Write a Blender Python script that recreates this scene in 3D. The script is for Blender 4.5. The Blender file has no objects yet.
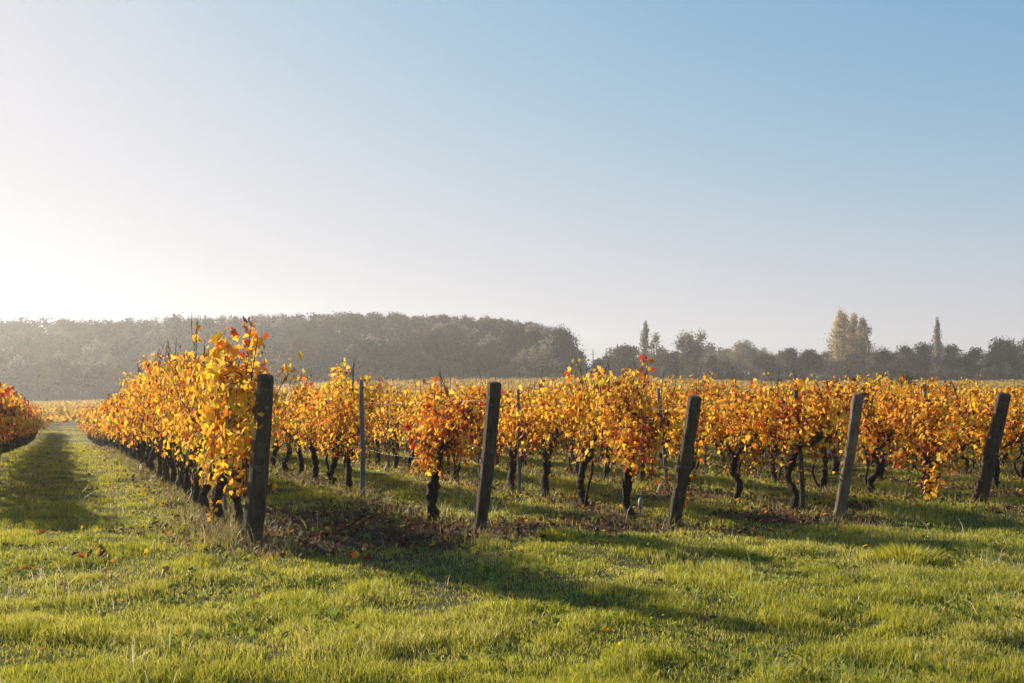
import bpy, math, random
import numpy as np
from math import radians, sin, cos, pi
C = bpy.context.scene

# ------------------------------------------------------------------ camera
FPX = 1005.0                       # focal length in pixels of the 1024 wide frame
CAMZ = 1.31
HOR = 400.0                        # picture row of the horizon
cd = bpy.data.cameras.new('camera'); cam = bpy.data.objects.new('camera', cd)
C.collection.objects.link(cam); C.camera = cam
cam.location = (0, 0, CAMZ); cam.rotation_euler = (radians(90), 0, 0)
cd.sensor_width = 36.0; cd.lens = FPX / 1024 * 36.0
cd.shift_y = (HOR - 341.5) / 1024
cd.clip_end = 5000; cd.clip_start = 0.05
# ------------------------------------------------------------------ sky and sun
SUN_AZ = -47.0                     # degrees, left of the view axis
SUN_EL = 20.0
w = bpy.data.worlds.new('World'); C.world = w; w.use_nodes = True
nt = w.node_tree; bg = nt.nodes['Background']
sky = nt.nodes.new('ShaderNodeTexSky'); sky.sky_type = 'NISHITA'; sky.sun_disc = False
sky.sun_elevation = radians(SUN_EL); sky.sun_rotation = radians(SUN_AZ)
sky.air_density = 1.2; sky.dust_density = 0.3; sky.ozone_density = 1.3; sky.altitude = 50
# tone of the sky: a whiter glow near the sun that does not burn out, a cleaner blue away from it
SK = 0.124
sep = nt.nodes.new('ShaderNodeSeparateColor'); cmb = nt.nodes.new('ShaderNodeCombineColor'); nt.links.new(sky.outputs[0], sep.inputs[0])
def mth(op, a, b_):
    n_ = nt.nodes.new('ShaderNodeMath'); n_.operation = op
    for q_, v_ in enumerate((a, b_)):
        if isinstance(v_, (int, float)): n_.inputs[q_].default_value = v_
        else: nt.links.new(v_, n_.inputs[q_])
    return n_.outputs[0]
for ch, (ga, gg, gc) in enumerate(((1.52, 1.30, .66), (1.08, .88, .68), (1.03, .48, .76))):
    p_ = mth('MULTIPLY', mth('POWER', mth('MULTIPLY', sep.outputs[ch], SK), gg), ga)
    dn = mth('POWER', mth('ADD', mth('POWER', mth('DIVIDE', p_, gc), 4.0), 1.0), .25)
    nt.links.new(mth('DIVIDE', mth('DIVIDE', p_, dn), SK), cmb.inputs[ch])
nt.links.new(cmb.outputs[0], bg.inputs[0]); bg.inputs[1].default_value = 0.062
sd = bpy.data.lights.new('sun', 'SUN'); so = bpy.data.objects.new('sun', sd); C.collection.objects.link(so)
sd.energy = 5.0; sd.angle = radians(0.9); sd.color = (1.0, 0.86, 0.66)
sdir = (sin(radians(SUN_AZ)) * cos(radians(SUN_EL)), cos(radians(SUN_AZ)) * cos(radians(SUN_EL)), sin(radians(SUN_EL)))
import mathutils
so.rotation_euler = mathutils.Vector(sdir).to_track_quat('Z', 'Y').to_euler()
so.location = (-20, 20, 30)
C.view_settings.view_transform = 'Standard'; C.view_settings.look = 'None'
C.view_settings.exposure = 1.0; C.view_settings.gamma = 1.0
try: C.view_settings.use_curve_mapping = False
except Exception: pass
C.render.engine = 'CYCLES'
C.cycles.use_denoising = True
C.cycles.volume_bounces = 1
C.cycles.max_bounces = 6; C.cycles.diffuse_bounces = 3; C.cycles.transmission_bounces = 4
C.cycles.sample_clamp_indirect = 6

# ------------------------------------------------------------------ helpers
rng = np.random.default_rng(7)
_tab = np.random.default_rng(3).random((256, 256))
def vnoise(x, y, s=1.0, off=0):
    x = np.asarray(x, float) / s + 37.3 + off * 11.7; y = np.asarray(y, float) / s + 91.1 + off * 5.3
    xi = np.floor(x).astype(int); yi = np.floor(y).astype(int); fx = x - xi; fy = y - yi
    fx = fx * fx * (3 - 2 * fx); fy = fy * fy * (3 - 2 * fy)
    a = _tab[xi & 255, yi & 255]; b = _tab[(xi + 1) & 255, yi & 255]; c = _tab[xi & 255, (yi + 1) & 255]; d = _tab[(xi + 1) & 255, (yi + 1) & 255]
    return (a * (1 - fx) + b * fx) * (1 - fy) + (c * (1 - fx) + d * fx) * fy
def fbm(x, y, s, off=0, n=3):
    r = 0; a = 1; t = 0
    for i in range(n):
        r = r + a * vnoise(x, y, s / 2**i, off + i); t += a; a *= .5
    return r / t
def sm(t):
    t = np.clip(t, 0, 1); return t * t * (3 - 2 * t)

# rows of vines: post line origin, direction of the headland and of the rows
P0 = np.array([-2.35, 8.9]); HD = np.array([0.912, 0.410]); RD = np.array([-0.410, 0.912]); SP = 2.2
def row_pos(row, t):               # row 1 is the one with the thick post; row -1.. are left of the grass track
    off = (row - 1) * SP if row >= 1 else -2.85 + (row + 1) * SP
    return P0 + HD * off + RD * t
def row_coord(x, y):
    dx = x - P0[0]; dy = y - P0[1]
    return dx * HD[0] + dy * HD[1], dx * RD[0] + dy * RD[1]

EX = np.array([-0.8, -.46, -.40, -.31, -.2, -.06, .10, .2, .28, .5, .9]); EY = np.array([400, 402, 400, 391, 382, 378, 377, 380, 382, 380, 378])
def hgt(x, y):
    x = np.asarray(x, float); y = np.asarray(y, float)
    r = x / np.maximum(y, 20)
    ye = np.interp(r, EX, EY)
    zed = CAMZ + (HOR - ye) / FPX * 220 - 1.15
    low = -0.85 * sm((y - 16) / 40) * sm((6 - x) / 30 + .3)
    f = np.clip((y - 62) / 158, 0, 1); f = f * f * .35 + f * .65
    z = low * (1 - f) + (zed) * f
    z = z + sm((y - 226) / 85) * 14.0 * sm((.07 - r) / .05) + sm((y - 285) / 110) * 6.0 * sm((r - .10) / .10)
    z = z + (fbm(x, y, 3.2, 4) - .5) * .16 * sm((y - 3) / 3) - .05 * sm((1.3 - np.abs(y - 10.6)) / 1.3) * sm((x - .5) / 1)
    z = z + (fbm(x, y, .55, 9, 2) - .5) * .07 * (1 - sm((y - 18) / 14))
    return z
def hz(x, y): return float(hgt(np.array([x]), np.array([y]))[0])

def soil_mask(x, y):
    u, t = row_coord(x, y)
    k = np.round(u / SP); du = np.abs(u - k * SP)
    inblock = (u > -.8) & (t > -.6)
    ul = (u + 2.85); kl = np.round(ul / SP); dl = np.abs(ul - kl * SP); left = (u < -1.9) & (t > 3)
    m = np.where(inblock, np.exp(-(du / .42)**2), 0) + np.where(left, np.exp(-(dl / .4)**2) * .7, 0)
    m = m + 1.6 * np.exp(-(((u - 1.0) / 1.15)**2 + ((t - .7) / 2.3)**2)**2)
    m = m * (.55 + .9 * (fbm(x, y, .8, 20) - .2)) * 1.0
    m = m + .9 * sm((fbm(x, y, 1.1, 31) - .64) / .12) * (1 - sm((t - 4) / 6)) * .55
    m = m + 1.6 * np.exp(-((t - .05) / .7)**2) * (u > 1.2) * sm((fbm(x, y, 1.0, 77) - .40) / .14)
    return np.clip(m, 0, 1)

def mk_mesh(name, V, polys, col=None, smooth=False, extra=None):
    """V (n,3); polys: list of (m,k) int arrays"""
    me = bpy.data.meshes.new(name)
    V = np.asarray(V, np.float32); me.vertices.add(len(V)); me.vertices.foreach_set('co', V.ravel())
    idx = np.concatenate([p.ravel() for p in polys]).astype(np.int32)
    tot = np.concatenate([np.full(len(p), p.shape[1], np.int32) for p in polys])
    st = np.concatenate([[0], np.cumsum(tot)[:-1]]).astype(np.int32)
    me.loops.add(len(idx)); me.loops.foreach_set('vertex_index', idx)
    me.polygons.add(len(tot)); me.polygons.foreach_set('loop_start', st); me.polygons.foreach_set('loop_total', tot)
    if smooth: me.polygons.foreach_set('use_smooth', np.ones(len(tot), bool))
    me.update(calc_edges=True)
    if col is not None:
        a = me.attributes.new('Col', 'FLOAT_COLOR', 'POINT')
        a.data.foreach_set('color', np.concatenate([col, np.ones((len(col), 1))], 1).astype(np.float32).ravel())
    if extra:
        for k, v in extra.items():
            a = me.attributes.new(k, 'FLOAT', 'POINT'); a.data.foreach_set('value', np.asarray(v, np.float32))
    return me
def link(name, me, mat, parent=None):
    o = bpy.data.objects.new(name, me); C.collection.objects.link(o)
    if mat and not me.materials: me.materials.append(mat)
    if parent: o.parent = parent
    return o
def tag(o, label=None, cat=None, group=None, kind=None):
    if label: o['label'] = label
    if cat: o['category'] = cat
    if group: o['group'] = group
    if kind: o['kind'] = kind
    return o
def empty(name, loc, rz=0):
    o = bpy.data.objects.new(name, None); C.collection.objects.link(o); o.empty_display_size = .2
    o.location = loc; o.rotation_euler = (0, 0, rz); return o

class Tubes:
    def __init__(s): s.V = []; s.Q = []; s.T = []; s.n = 0
    def add(s, path, rad, sides=8, rough=0.0, r=None, cap=True):
        r = r or rng
        P = np.asarray(path, float); R = np.broadcast_to(np.asarray(rad, float), (len(P),)).copy()
        T = np.gradient(P, axis=0); T /= np.linalg.norm(T, axis=1)[:, None] + 1e-9
        ref = np.array([0, 0, 1.]) if abs(T[0][2]) < .9 else np.array([1., 0, 0])
        rings = []
        A = np.cross(T[0], ref); A /= np.linalg.norm(A)
        an = np.arange(sides) / sides * 2 * pi
        lump = 1 + rough * (r.random(sides) - .5)
        for i in range(len(P)):
            A = A - T[i] * A.dot(T[i]); A /= np.linalg.norm(A) + 1e-9
            B = np.cross(T[i], A)
            rr = R[i] * lump * (1 + rough * (r.random(sides) - .5))
            rings.append(P[i] + rr[:, None] * (np.cos(an)[:, None] * A + np.sin(an)[:, None] * B))
        V = np.concatenate(rings); n0 = s.n
        j = np.arange(sides); k = (j + 1) % sides
        for i in range(len(P) - 1):
            a = n0 + i * sides
            s.Q.append(np.stack([a + j, a + k, a + sides + k, a + sides + j], 1))
        s.V.append(V); s.n += len(V)
        if cap:
            s.V.append(np.array([P[-1], P[0]])); e = s.n; s.n += 2
            a = n0 + (len(P) - 1) * sides
            s.T.append(np.stack([a + j, a + k, np.full(sides, e)], 1)); s.T.append(np.stack([n0 + k, n0 + j, np.full(sides, e + 1)], 1))
    def mesh(s, name, smooth=True):
        pol = [np.concatenate(s.Q)]
        if s.T: pol.append(np.concatenate(s.T))
        return mk_mesh(name, np.concatenate(s.V), pol, smooth=smooth)

def spline(pts, n):
    P = np.asarray(pts, float); t = np.linspace(0, len(P) - 1, n); out = []
    for u in t:
        i = min(int(u), len(P) - 2); f = u - i
        p0 = P[max(i - 1, 0)]; p1 = P[i]; p2 = P[i + 1]; p3 = P[min(i + 2, len(P) - 1)]
        out.append(.5 * ((2 * p1) + (-p0 + p2) * f + (2 * p0 - 5 * p1 + 4 * p2 - p3) * f * f + (-p0 + 3 * p1 - 3 * p2 + p3) * f**3))
    return np.array(out)

# leaf shapes: (verts in the leaf plane: x across, y towards tip, z up from blade), faces
_out = [(0, 0), (.22, -.16), (.48, -.02), (.34, .2), (.56, .42), (.30, .52), (.16, .66), (0, 1.0), (-.16, .66), (-.30, .52), (-.56, .42), (-.34, .2), (-.48, -.02), (-.22, -.16)]
LEAF3 = (np.array([(0, .3, -.07)] + [(x, y, .22 * abs(x) - .25 * (y - .2)**2) for x, y in _out]), [np.array([(0, i, i % 14 + 1) for i in range(1, 15)])])
LEAF2 = (np.array([(0, -.05, 0), (.46, .0, .12), (.5, .5, .1), (0, 1., -.15), (-.5, .5, .1), (-.46, 0., .12)]), [np.array([(0, 1, 2, 3), (0, 3, 4, 5)])])
LEAF1 = (np.array([(0, 0, 0), (.5, .4, .1), (0, 1., -.1), (-.5, .4, .1)]), [np.array([(0, 1, 2, 3)])])
def leaves_arrays(cen, nrm, tip, size, col, shape):
    LV, LF = shape
    n = nrm / (np.linalg.norm(nrm, axis=1)[:, None] + 1e-9)
    t = tip - n * (tip * n).sum(1)[:, None]; t /= np.linalg.norm(t, axis=1)[:, None] + 1e-9
    s = np.cross(t, n)
    V = cen[:, None, :] + size[:, None, None] * (LV[None, :, 0:1] * s[:, None] + (LV[None, :, 1:2] - .4) * t[:, None] + LV[None, :, 2:3] * n[:, None])
    m = len(LV); N = len(cen)
    F = [(f[None] + (np.arange(N) * m)[:, None, None]).reshape(-1, f.shape[1]) for f in LF]
    return V.reshape(-1, 3), F, np.repeat(col, m, axis=0)

# ------------------------------------------------------------------ materials
def new_mat(name):
    m = bpy.data.materials.new(name); m.use_nodes = True; return m, m.node_tree, m.node_tree.nodes['Principled BSDF']
def leaf_mat(name, trans=.5, rough=.55, tint=1.0, spec=.3, tcol=(1, 1, 1)):
    m, t, b = new_mat(name); N = t.nodes; L = t.links
    a = N.new('ShaderNodeAttribute'); a.attribute_name = 'Col'
    oi = N.new('ShaderNodeObjectInfo'); hsv = N.new('ShaderNodeHueSaturation')
    mr = N.new('ShaderNodeMapRange'); mr.inputs[3].default_value = .49; mr.inputs[4].default_value = .506
    L.new(oi.outputs['Random'], mr.inputs[0]); L.new(mr.outputs[0], hsv.inputs['Hue']); L.new(a.outputs['Color'], hsv.inputs['Color'])
    L.new(hsv.outputs[0], b.inputs['Base Color']); b.inputs['Roughness'].default_value = rough; b.inputs['Specular IOR Level'].default_value = spec
    tr = N.new('ShaderNodeBsdfTranslucent'); mx = N.new('ShaderNodeMixShader'); mx.inputs[0].default_value = trans
    mc = N.new('ShaderNodeMix'); mc.data_type = 'RGBA'; mc.blend_type = 'MULTIPLY'; mc.inputs[0].default_value = 1
    mc.inputs[7].default_value = (*tcol, 1); L.new(hsv.outputs[0], mc.inputs[6]); L.new(mc.outputs[2], tr.inputs[0])
    L.new(b.outputs[0], mx.inputs[1]); L.new(tr.outputs[0], mx.inputs[2]); L.new(mx.outputs[0], N['Material Output'].inputs[0])
    return m
def bark_mat(name, c1, c2, scale=18, stretch=.12, bump=.6, rough=.85, lichen=.0, bd=.012):
    m, t, b = new_mat(name); N = t.nodes; L = t.links
    tc = N.new('ShaderNodeTexCoord'); mp = N.new('ShaderNodeMapping'); mp.inputs['Scale'].default_value = (1, 1, stretch)
    L.new(tc.outputs['Object'], mp.inputs[0])
    n1 = N.new('ShaderNodeTexNoise'); n1.inputs['Scale'].default_value = scale; n1.inputs['Detail'].default_value = 8; n1.inputs['Roughness'].default_value = .7
    n2 = N.new('ShaderNodeTexNoise'); n2.inputs['Scale'].default_value = 4.0; n2.inputs['Detail'].default_value = 4
    L.new(mp.outputs[0], n1.inputs[0]); L.new(tc.outputs['Object'], n2.inputs[0])
    cr = N.new('ShaderNodeValToRGB'); cr.color_ramp.elements[0].position = .36; cr.color_ramp.elements[1].position = .66
    cr.color_ramp.elements[0].color = (*c1, 1); cr.color_ramp.elements[1].color = (*c2, 1)
    lc = N.new('ShaderNodeTexNoise'); lc.inputs['Scale'].default_value = 23; lc.inputs['Detail'].default_value = 5; L.new(tc.outputs['Object'], lc.inputs[0])
    lr = N.new('ShaderNodeMapRange'); lr.inputs[1].default_value = .60; lr.inputs[2].default_value = .70; lr.inputs[4].default_value = lichen; L.new(lc.outputs[0], lr.inputs[0])
    lx = N.new('ShaderNodeMix'); lx.data_type = 'RGBA'; lx.inputs[7].default_value = (.20, .20, .14, 1); L.new(lr.outputs[0], lx.inputs[0])
    ad = N.new('ShaderNodeMath'); ad.operation = 'MULTIPLY_ADD'; ad.inputs[1].default_value = .35; 
    L.new(n2.outputs[0], ad.inputs[0]); 
    mu = N.new('ShaderNodeMath'); mu.operation = 'MULTIPLY'; mu.inputs[1].default_value = .68; L.new(n1.outputs[0], mu.inputs[0]); L.new(mu.outputs[0], ad.inputs[2])
    L.new(ad.outputs[0], cr.inputs[0]); L.new(cr.outputs[0], lx.inputs[6]); L.new(lx.outputs[2], b.inputs['Base Color']); b.inputs['Roughness'].default_value = rough
    b.inputs['Specular IOR Level'].default_value = .2
    bp = N.new('ShaderNodeBump'); bp.inputs['Strength'].default_value = bump; bp.inputs['Distance'].default_value = bd
    L.new(n1.outputs[0], bp.inputs['Height']); L.new(bp.outputs[0], b.inputs['Normal'])
    return m
M_VLEAF = leaf_mat('vine_leaf', .55, .65, spec=.12)
M_GRASS = leaf_mat('grass_blade', .55, .42, spec=.42)
M_WEED = leaf_mat('weed_leaf', .5, .8, spec=.08)
M_TLEAF = leaf_mat('tree_leaf', .3, 1.0, spec=.0)
M_BARK = bark_mat('vine_bark', (.008, .006, .005), (.060, .042, .030), 42, .15, 1.0, lichen=.25, bd=.025)
M_CANE = bark_mat('cane', (.05, .028, .018), (.12, .07, .04), 40, .3, .2)
M_POST = bark_mat('old_post_wood', (.020, .015, .010), (.13, .095, .060), 30, .045, 1.0, lichen=.7, bd=.03)
M_POST2 = bark_mat('weathered_post_wood', (.075, .052, .036), (.30, .22, .15), 34, .04, 1.0, lichen=.5, bd=.03)
M_STAKE = bark_mat('grey_stake', (.09, .09, .085), (.22, .215, .20), 30, .1, .3)
M_TBARK = bark_mat('tree_bark', (.04, .035, .028), (.11, .095, .075), 3, .3, .3)
m, t, b = new_mat('galvanised_wire'); b.inputs['Base Color'].default_value = (.16, .15, .14, 1); b.inputs['Metallic'].default_value = .7; b.inputs['Roughness'].default_value = .5; M_WIRE = m
m, t, b = new_mat('pale_plastic'); b.inputs['Base Color'].default_value = (.24, .23, .21, 1); b.inputs['Roughness'].default_value = .6; M_PALE = m

# ground material
m, t, b = new_mat('ground_cover'); N = t.nodes; L = t.links; M_GROUND = m
tc = N.new('ShaderNodeTexCoord'); at = N.new('ShaderNodeAttribute'); at.attribute_name = 'soil'; af = N.new('ShaderNodeAttribute'); af.attribute_name = 'field'
def noise(sc, det=6, ro=.6):
    n = N.new('ShaderNodeTexNoise'); n.inputs['Scale'].default_value = sc; n.inputs['Detail'].default_value = det; n.inputs['Roughness'].default_value = ro; L.new(tc.outputs['Object'], n.inputs[0]); return n
def ramp(src, *st):
    r = N.new('ShaderNodeValToRGB'); e = r.color_ramp.elements
    while len(e) < len(st): e.new(.5)
    for i, (p, c) in enumerate(st): e[i].position = p; e[i].color = (*c, 1)
    L.new(src, r.inputs[0]); return r
def mixc(f, a, c):
    x = N.new('ShaderNodeMix'); x.data_type = 'RGBA'; L.new(f, x.inputs[0]); L.new(a, x.inputs[6]); L.new(c, x.inputs[7]); return x
g = ramp(noise(9, 8, .7).outputs[0], (.3, (.03, .036, .008)), (.5, (.08, .085, .016)), (.7, (.14, .125, .035)))
s_ = ramp(noise(16, 10, .75).outputs[0], (.3, (.022, .015, .010)), (.52, (.065, .043, .028)), (.72, (.15, .09, .05)))
f_ = ramp(noise(.5, 6, .6).outputs[0], (.3, (.10, .095, .03)), (.7, (.20, .15, .06)))
x1 = mixc(at.outputs['Fac'], g.outputs[0], s_.outputs[0]); x2 = mixc(af.outputs['Fac'], x1.outputs[2], f_.outputs[0])
L.new(x2.outputs[2], b.inputs['Base Color']); b.inputs['Roughness'].default_value = .95; b.inputs['Specular IOR Level'].default_value = .1
bp = N.new('ShaderNodeBump'); bp.inputs['Strength'].default_value = .8; bp.inputs['Distance'].default_value = .03
L.new(noise(22, 8, .7).outputs[0], bp.inputs['Height']); L.new(bp.outputs[0], b.inputs['Normal'])

# ------------------------------------------------------------------ ground sheet
def axis(fine0, fine1, step, lo, hi, g=1.07):
    a = list(np.arange(fine0, fine1, step)); s = step; v = a[-1]
    while v < hi: s *= g; v += s; a.append(min(v, hi))
    s = step; v = a[0]; pre = []
    while v > lo: s *= g; v -= s; pre.append(max(v, lo))
    return np.array(pre[::-1] + a)
XS = axis(-7, 7, .13, -440, 440, 1.055); YS = axis(3.5, 16, .13, -30, 640, 1.04)
GX, GY = np.meshgrid(XS, YS); gx = GX.ravel(); gy = GY.ravel()
GZ = hgt(gx, gy); nx = len(XS); ny = len(YS)
i = np.arange(ny - 1)[:, None] * nx + np.arange(nx - 1)[None]; i = i.ravel()
gm = mk_mesh('ground', np.stack([gx, gy, GZ], 1), [np.stack([i, i + 1, i + nx + 1, i + nx], 1)], smooth=True,
             extra={'soil': soil_mask(gx, gy) * (1 - sm((gy - 45) / 20)), 'field': sm((gy - 55) / 20)})
tag(link('ground', gm, M_GROUND), 'grassy vineyard ground rising to a far field', 'ground', kind='structure')

# ------------------------------------------------------------------ haze
def box_mesh(name, lo, hi):
    V = np.array([(x, y, z) for z in (lo[2], hi[2]) for y in (lo[1], hi[1]) for x in (lo[0], hi[0])])
    return mk_mesh(name, V, [np.array([(0, 2, 3, 1), (4, 5, 7, 6), (0, 1, 5, 4), (2, 6, 7, 3), (0, 4, 6, 2), (1, 3, 7, 5)])])
hm = bpy.data.materials.new('haze'); hm.use_nodes = True; hm.node_tree.nodes.clear()
ho = hm.node_tree.nodes.new('ShaderNodeOutputMaterial'); hv = hm.node_tree.nodes.new('ShaderNodeVolumePrincipled')
hv.inputs['Density'].default_value = .00058; hv.inputs['Color'].default_value = (.93, .94, .96, 1); hv.inputs['Anisotropy'].default_value = .5
hm.node_tree.links.new(hv.outputs[0], ho.inputs['Volume'])
hzo = link('haze', box_mesh('haze', (-445, -34, -3.0), (445, 645, 42)), hm); tag(hzo, 'thin morning haze over the vineyard and woods', 'haze', kind='stuff')

# ------------------------------------------------------------------ vines
YEL = (.90, .58, .05); GOL = (.86, .43, .035); ORA = (.68, .21, .02); RED = (.42, .06, .02); BRO = (.20, .075, .03); GRN = (.20, .26, .04); DRK = (.10, .045, .025)
PAL = {'gold': ((YEL, .52), (GOL, .30), (ORA, .09), (RED, .02), (BRO, .05), (GRN, .02)),
       'orange': ((YEL, .32), (GOL, .34), (ORA, .20), (RED, .05), (BRO, .08), (GRN, .01)),
       'red': ((YEL, .08), (GOL, .12), (ORA, .25), (RED, .42), (BRO, .13), (GRN, 0)),
       'rust': ((YEL, .10), (GOL, .24), (ORA, .34), (RED, .10), (BRO, .22), (GRN, 0)),
       'green': ((YEL, .30), (GOL, .10), (ORA, .05), (RED, .0), (BRO, .05), (GRN, .5)),
       'dark': ((YEL, .02), (GOL, .05), (ORA, .12), (RED, .16), (BRO, .35), (DRK, .3))}
def pick(pal, n, r):
    p = PAL[pal]; w_ = np.array([q[1] for q in p]); ix = r.choice(len(p), n, p=w_ / w_.sum())
    c = np.array([q[0] for q in p])[ix]; c = c * (0.78 + .42 * r.random((n, 1))) * (1 + .16 * (r.random((n, 3)) - .5))
    return np.clip(c, 0, .95)
def gen_vine(seed, nshoot=17, per=30, half=.60, top=1.48, low=.62, lod=3, base='gold', accents=('orange',), lsize=.085, spikes=2, extra=(), thick=.23, trunk_r=.043, bare=3):
    """extra: list of (path pts, palette, n leaves, spread, leaf size). Local x runs along the row."""
    r = np.random.default_rng(seed)
    if lod == 3: per = int(per * 2.2); lsize *= .62
    tb = Tubes()
    lean = (r.random() - .5) * .22; hx = lean; hy = (r.random() - .5) * .08; hh = low - .05 + (r.random() - .5) * .10
    k1 = np.array([(0, 0, -.08), (.02, 0, .02), ((r.random() - .5) * .17, (r.random() - .5) * .08, .2), (hx * .4 + (r.random() - .5) * .22, hy, .40), (hx, hy, hh)])
    n_t = 20; P = spline(k1, n_t) + r.normal(0, .004, (n_t, 3))
    rad = np.linspace(trunk_r * 1.12, trunk_r * .88, n_t) * (1 + .5 * (r.random(n_t) - .5)); rad[0:2] *= 1.2; rad[-3:] *= 1.25
    tb.add(P, rad, 10, .42, r)
    for q in range(4):   # burls on the old wood
        i_ = r.integers(5, n_t); d = np.array([r.normal(0, 1), r.normal(0, 1), .3]); d /= np.linalg.norm(d); tb.add([P[i_] - d * .01, P[i_] + d * trunk_r * 1.0, P[i_] + d * trunk_r * 1.5], [trunk_r * .8, trunk_r * .7, trunk_r * .3], 7, .5, r)
    if r.random() < .6:  # a second thinner stem
        sx = .10 * (1 if r.random() < .5 else -1); tb.add(spline([(sx * .3, 0, -.05), (sx * 1.6, r.normal(0, .04), .22), (sx * .9, r.normal(0, .04), .42), (hx + sx * 1.4, hy, hh + .1)], 12), np.linspace(trunk_r * .5, trunk_r * .3, 12), 7, .4, r)
    arms = []
    for sgn in (-1, 1):
        ln = half * (.55 + .3 * r.random())
        A = spline([(hx, hy, hh - .04), (hx + sgn * ln * .3, hy + (r.random() - .5) * .08, hh + .03 + .10 * r.random()), (hx + sgn * ln * .62, hy + (r.random() - .5) * .08, hh + .12 + .05 * r.random()), (hx + sgn * ln, hy, hh + .16 + .14 * r.random())], 8)
        tb.add(A, np.linspace(trunk_r * .75, trunk_r * .38, 8), 7, .4, r); arms.append(A)
    for q in range(5):   # knobby spurs
        A = arms[q % 2]; p = A[r.integers(2, 8)]; d = np.array([(r.random() - .5) * .1, (r.random() - .5) * .08, .07 + .06 * r.random()])
        tb.add([p, p + d * .5, p + d], [.022, .02, .013], 6, .3, r)
    cn = Tubes(); cen = []; nr = []; tp = []; sz = []; co = []
    def along(path, pal, n, spread, ls, tilt=.5):
        u = r.random(n) * (len(path) - 1); ii = np.minimum(u.astype(int), len(path) - 2); f = (u - ii)[:, None]
        c = path[ii] * (1 - f) + path[ii + 1] * f + r.normal(0, spread, (n, 3)) * np.array([1, 1, .8])
        out = c - np.array([hx, hy, 0]); out[:, 0] *= .35; out[:, 2] = 0; out[:, 1] *= 3.0
        nn = out * 1.2 + r.normal(0, .45, (n, 3)) + np.array([0, 0, .35])
        cen.append(c); nr.append(nn); tp.append(np.array([0, 0, -1.]) + r.normal(0, .45, (n, 3))); sz.append(ls * (.42 + 1.05 * r.random(n)**1.3)); co.append(pick(pal, n, r))
    for s in range(nshoot):
        A = arms[s % 2]; p = A[r.integers(0, 8)].copy()
        x1 = np.clip(p[0] * 1.2 + r.normal(0, .30), hx - half * 1.3, hx + half * 1.3); y1 = r.normal(0, thick * .6)
        H = top * (.84 + .24 * r.random()) if s % 3 else top * (.70 + .2 * r.random())
        droop = r.random() < .38
        pts = [p, (p[0] * .6 + x1 * .4, y1 * .6, (p[2] + H) * .5), (x1, y1, H * .92), (x1 + r.normal(0, .08), y1 * 1.3, H)]
        if droop: pts = [p, (x1 * .7 + p[0] * .3, y1 * .9, p[2] + (H - p[2]) * .55), (x1, y1 * 1.7, p[2] + .1), (x1, y1 * 1.9, low - .12 * r.random())]
        path = spline(pts, 9)
        if lod >= 2: cn.add(path, np.linspace(.006, .003, 9), 4, 0, r, cap=False)
        pal = base if r.random() > .38 else accents[r.integers(len(accents))]
        along(path[1:], pal, per, .075, lsize)
    # infill so the hedge reads closed
    nf = int(nshoot * per * .35); c = np.stack([hx + (r.random(nf) * 2 - 1) * half * 1.2, r.normal(0, thick * .55, nf), low + .04 + (top * .93 - low) * r.random(nf)**.85], 1)
    keep = vnoise(c[:, 0] * 3 + seed, c[:, 2] * 3, .5, seed % 9) > .40; c = c[keep]; nf = len(c)
    cen.append(c); nr.append(np.sign(c[:, 1:2]) * np.array([[0, .9, 0]]) + r.normal(0, .5, (nf, 3)) + [0, 0, .3]); tp.append(np.array([0, 0, -1.]) + r.normal(0, .4, (nf, 3)))
    sz.append(lsize * (.6 + .6 * r.random(nf))); co.append(pick(base, nf, r))
    # local dark or red patch
    for a in accents:
        if a in ('red', 'dark', 'green'):
            n = int(per * 1.1); q = np.array([hx + (r.random() * 2 - 1) * half * .8, .0, low + (top - low) * (.15 + .75 * r.random())])
            c = q + r.normal(0, 1, (n, 3)) * [.10, .14, .09]
            cen.append(c); nr.append(np.sign(c[:, 1:2]) * [[0, 1., 0]] + r.normal(0, .5, (n, 3))); tp.append(np.array([0, 0, -1.]) + r.normal(0, .5, (n, 3))); sz.append(lsize * (.6 + .6 * r.random(n))); co.append(pick(a, n, r))
    for s in range(spikes):
        x0 = hx + (r.random() * 2 - 1) * half * .8; z0 = top * .86; H = top + .06 + .16 * r.random()
        path = spline([(x0, 0, z0), (x0 + r.normal(0, .04), r.normal(0, .05), (z0 + H) / 2), (x0 + r.normal(0, .08), r.normal(0, .06), H)], 6)
        if lod >= 2: cn.add(path, np.linspace(.005, .0025, 6), 4, 0, r, cap=False)
        along(path, base, 7, .03, lsize * .95)
    for s in range(bare):
        x0 = hx + (r.random() * 2 - 1) * half * .8; z0 = top * .8; H = top + .10 + .30 * r.random()**1.5; dx = r.normal(0, .10)
        path = spline([(x0, 0, z0), (x0 + dx * .4, r.normal(0, .04), (z0 + H) / 2), (x0 + dx, r.normal(0, .05), H)], 7)
        cn.add(path, np.linspace(.006, .0035, 7), 5, .3, r)
        if r.random() < .6:
            q = path[4]; cn.add([q, q + np.array([dx * .3 + .03, 0, .07]), q + np.array([dx * .3 + .06, .01, .10])], [.004, .003, .002], 4, 0, r, cap=False)
    # twiggy fringe hanging below the leaves; its dark leaf colours also paint in shade
    for s in range(15 if lod >= 2 else 0):
        x0 = hx + (r.random() * 2 - 1) * half; y0 = r.normal(0, .06)
        path = spline([(x0, y0, low + .12), (x0 + r.normal(0, .08), y0, low - .05), (x0 + r.normal(0, .12), y0 + r.normal(0, .05), low - .10 - .20 * r.random())], 5)
        cn.add(path, [.006, .006, .005, .004, .003], 4, 0, r, cap=False); along(path[2:], 'dark' if r.random() < .65 else base, 4, .03, lsize * .6)
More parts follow.
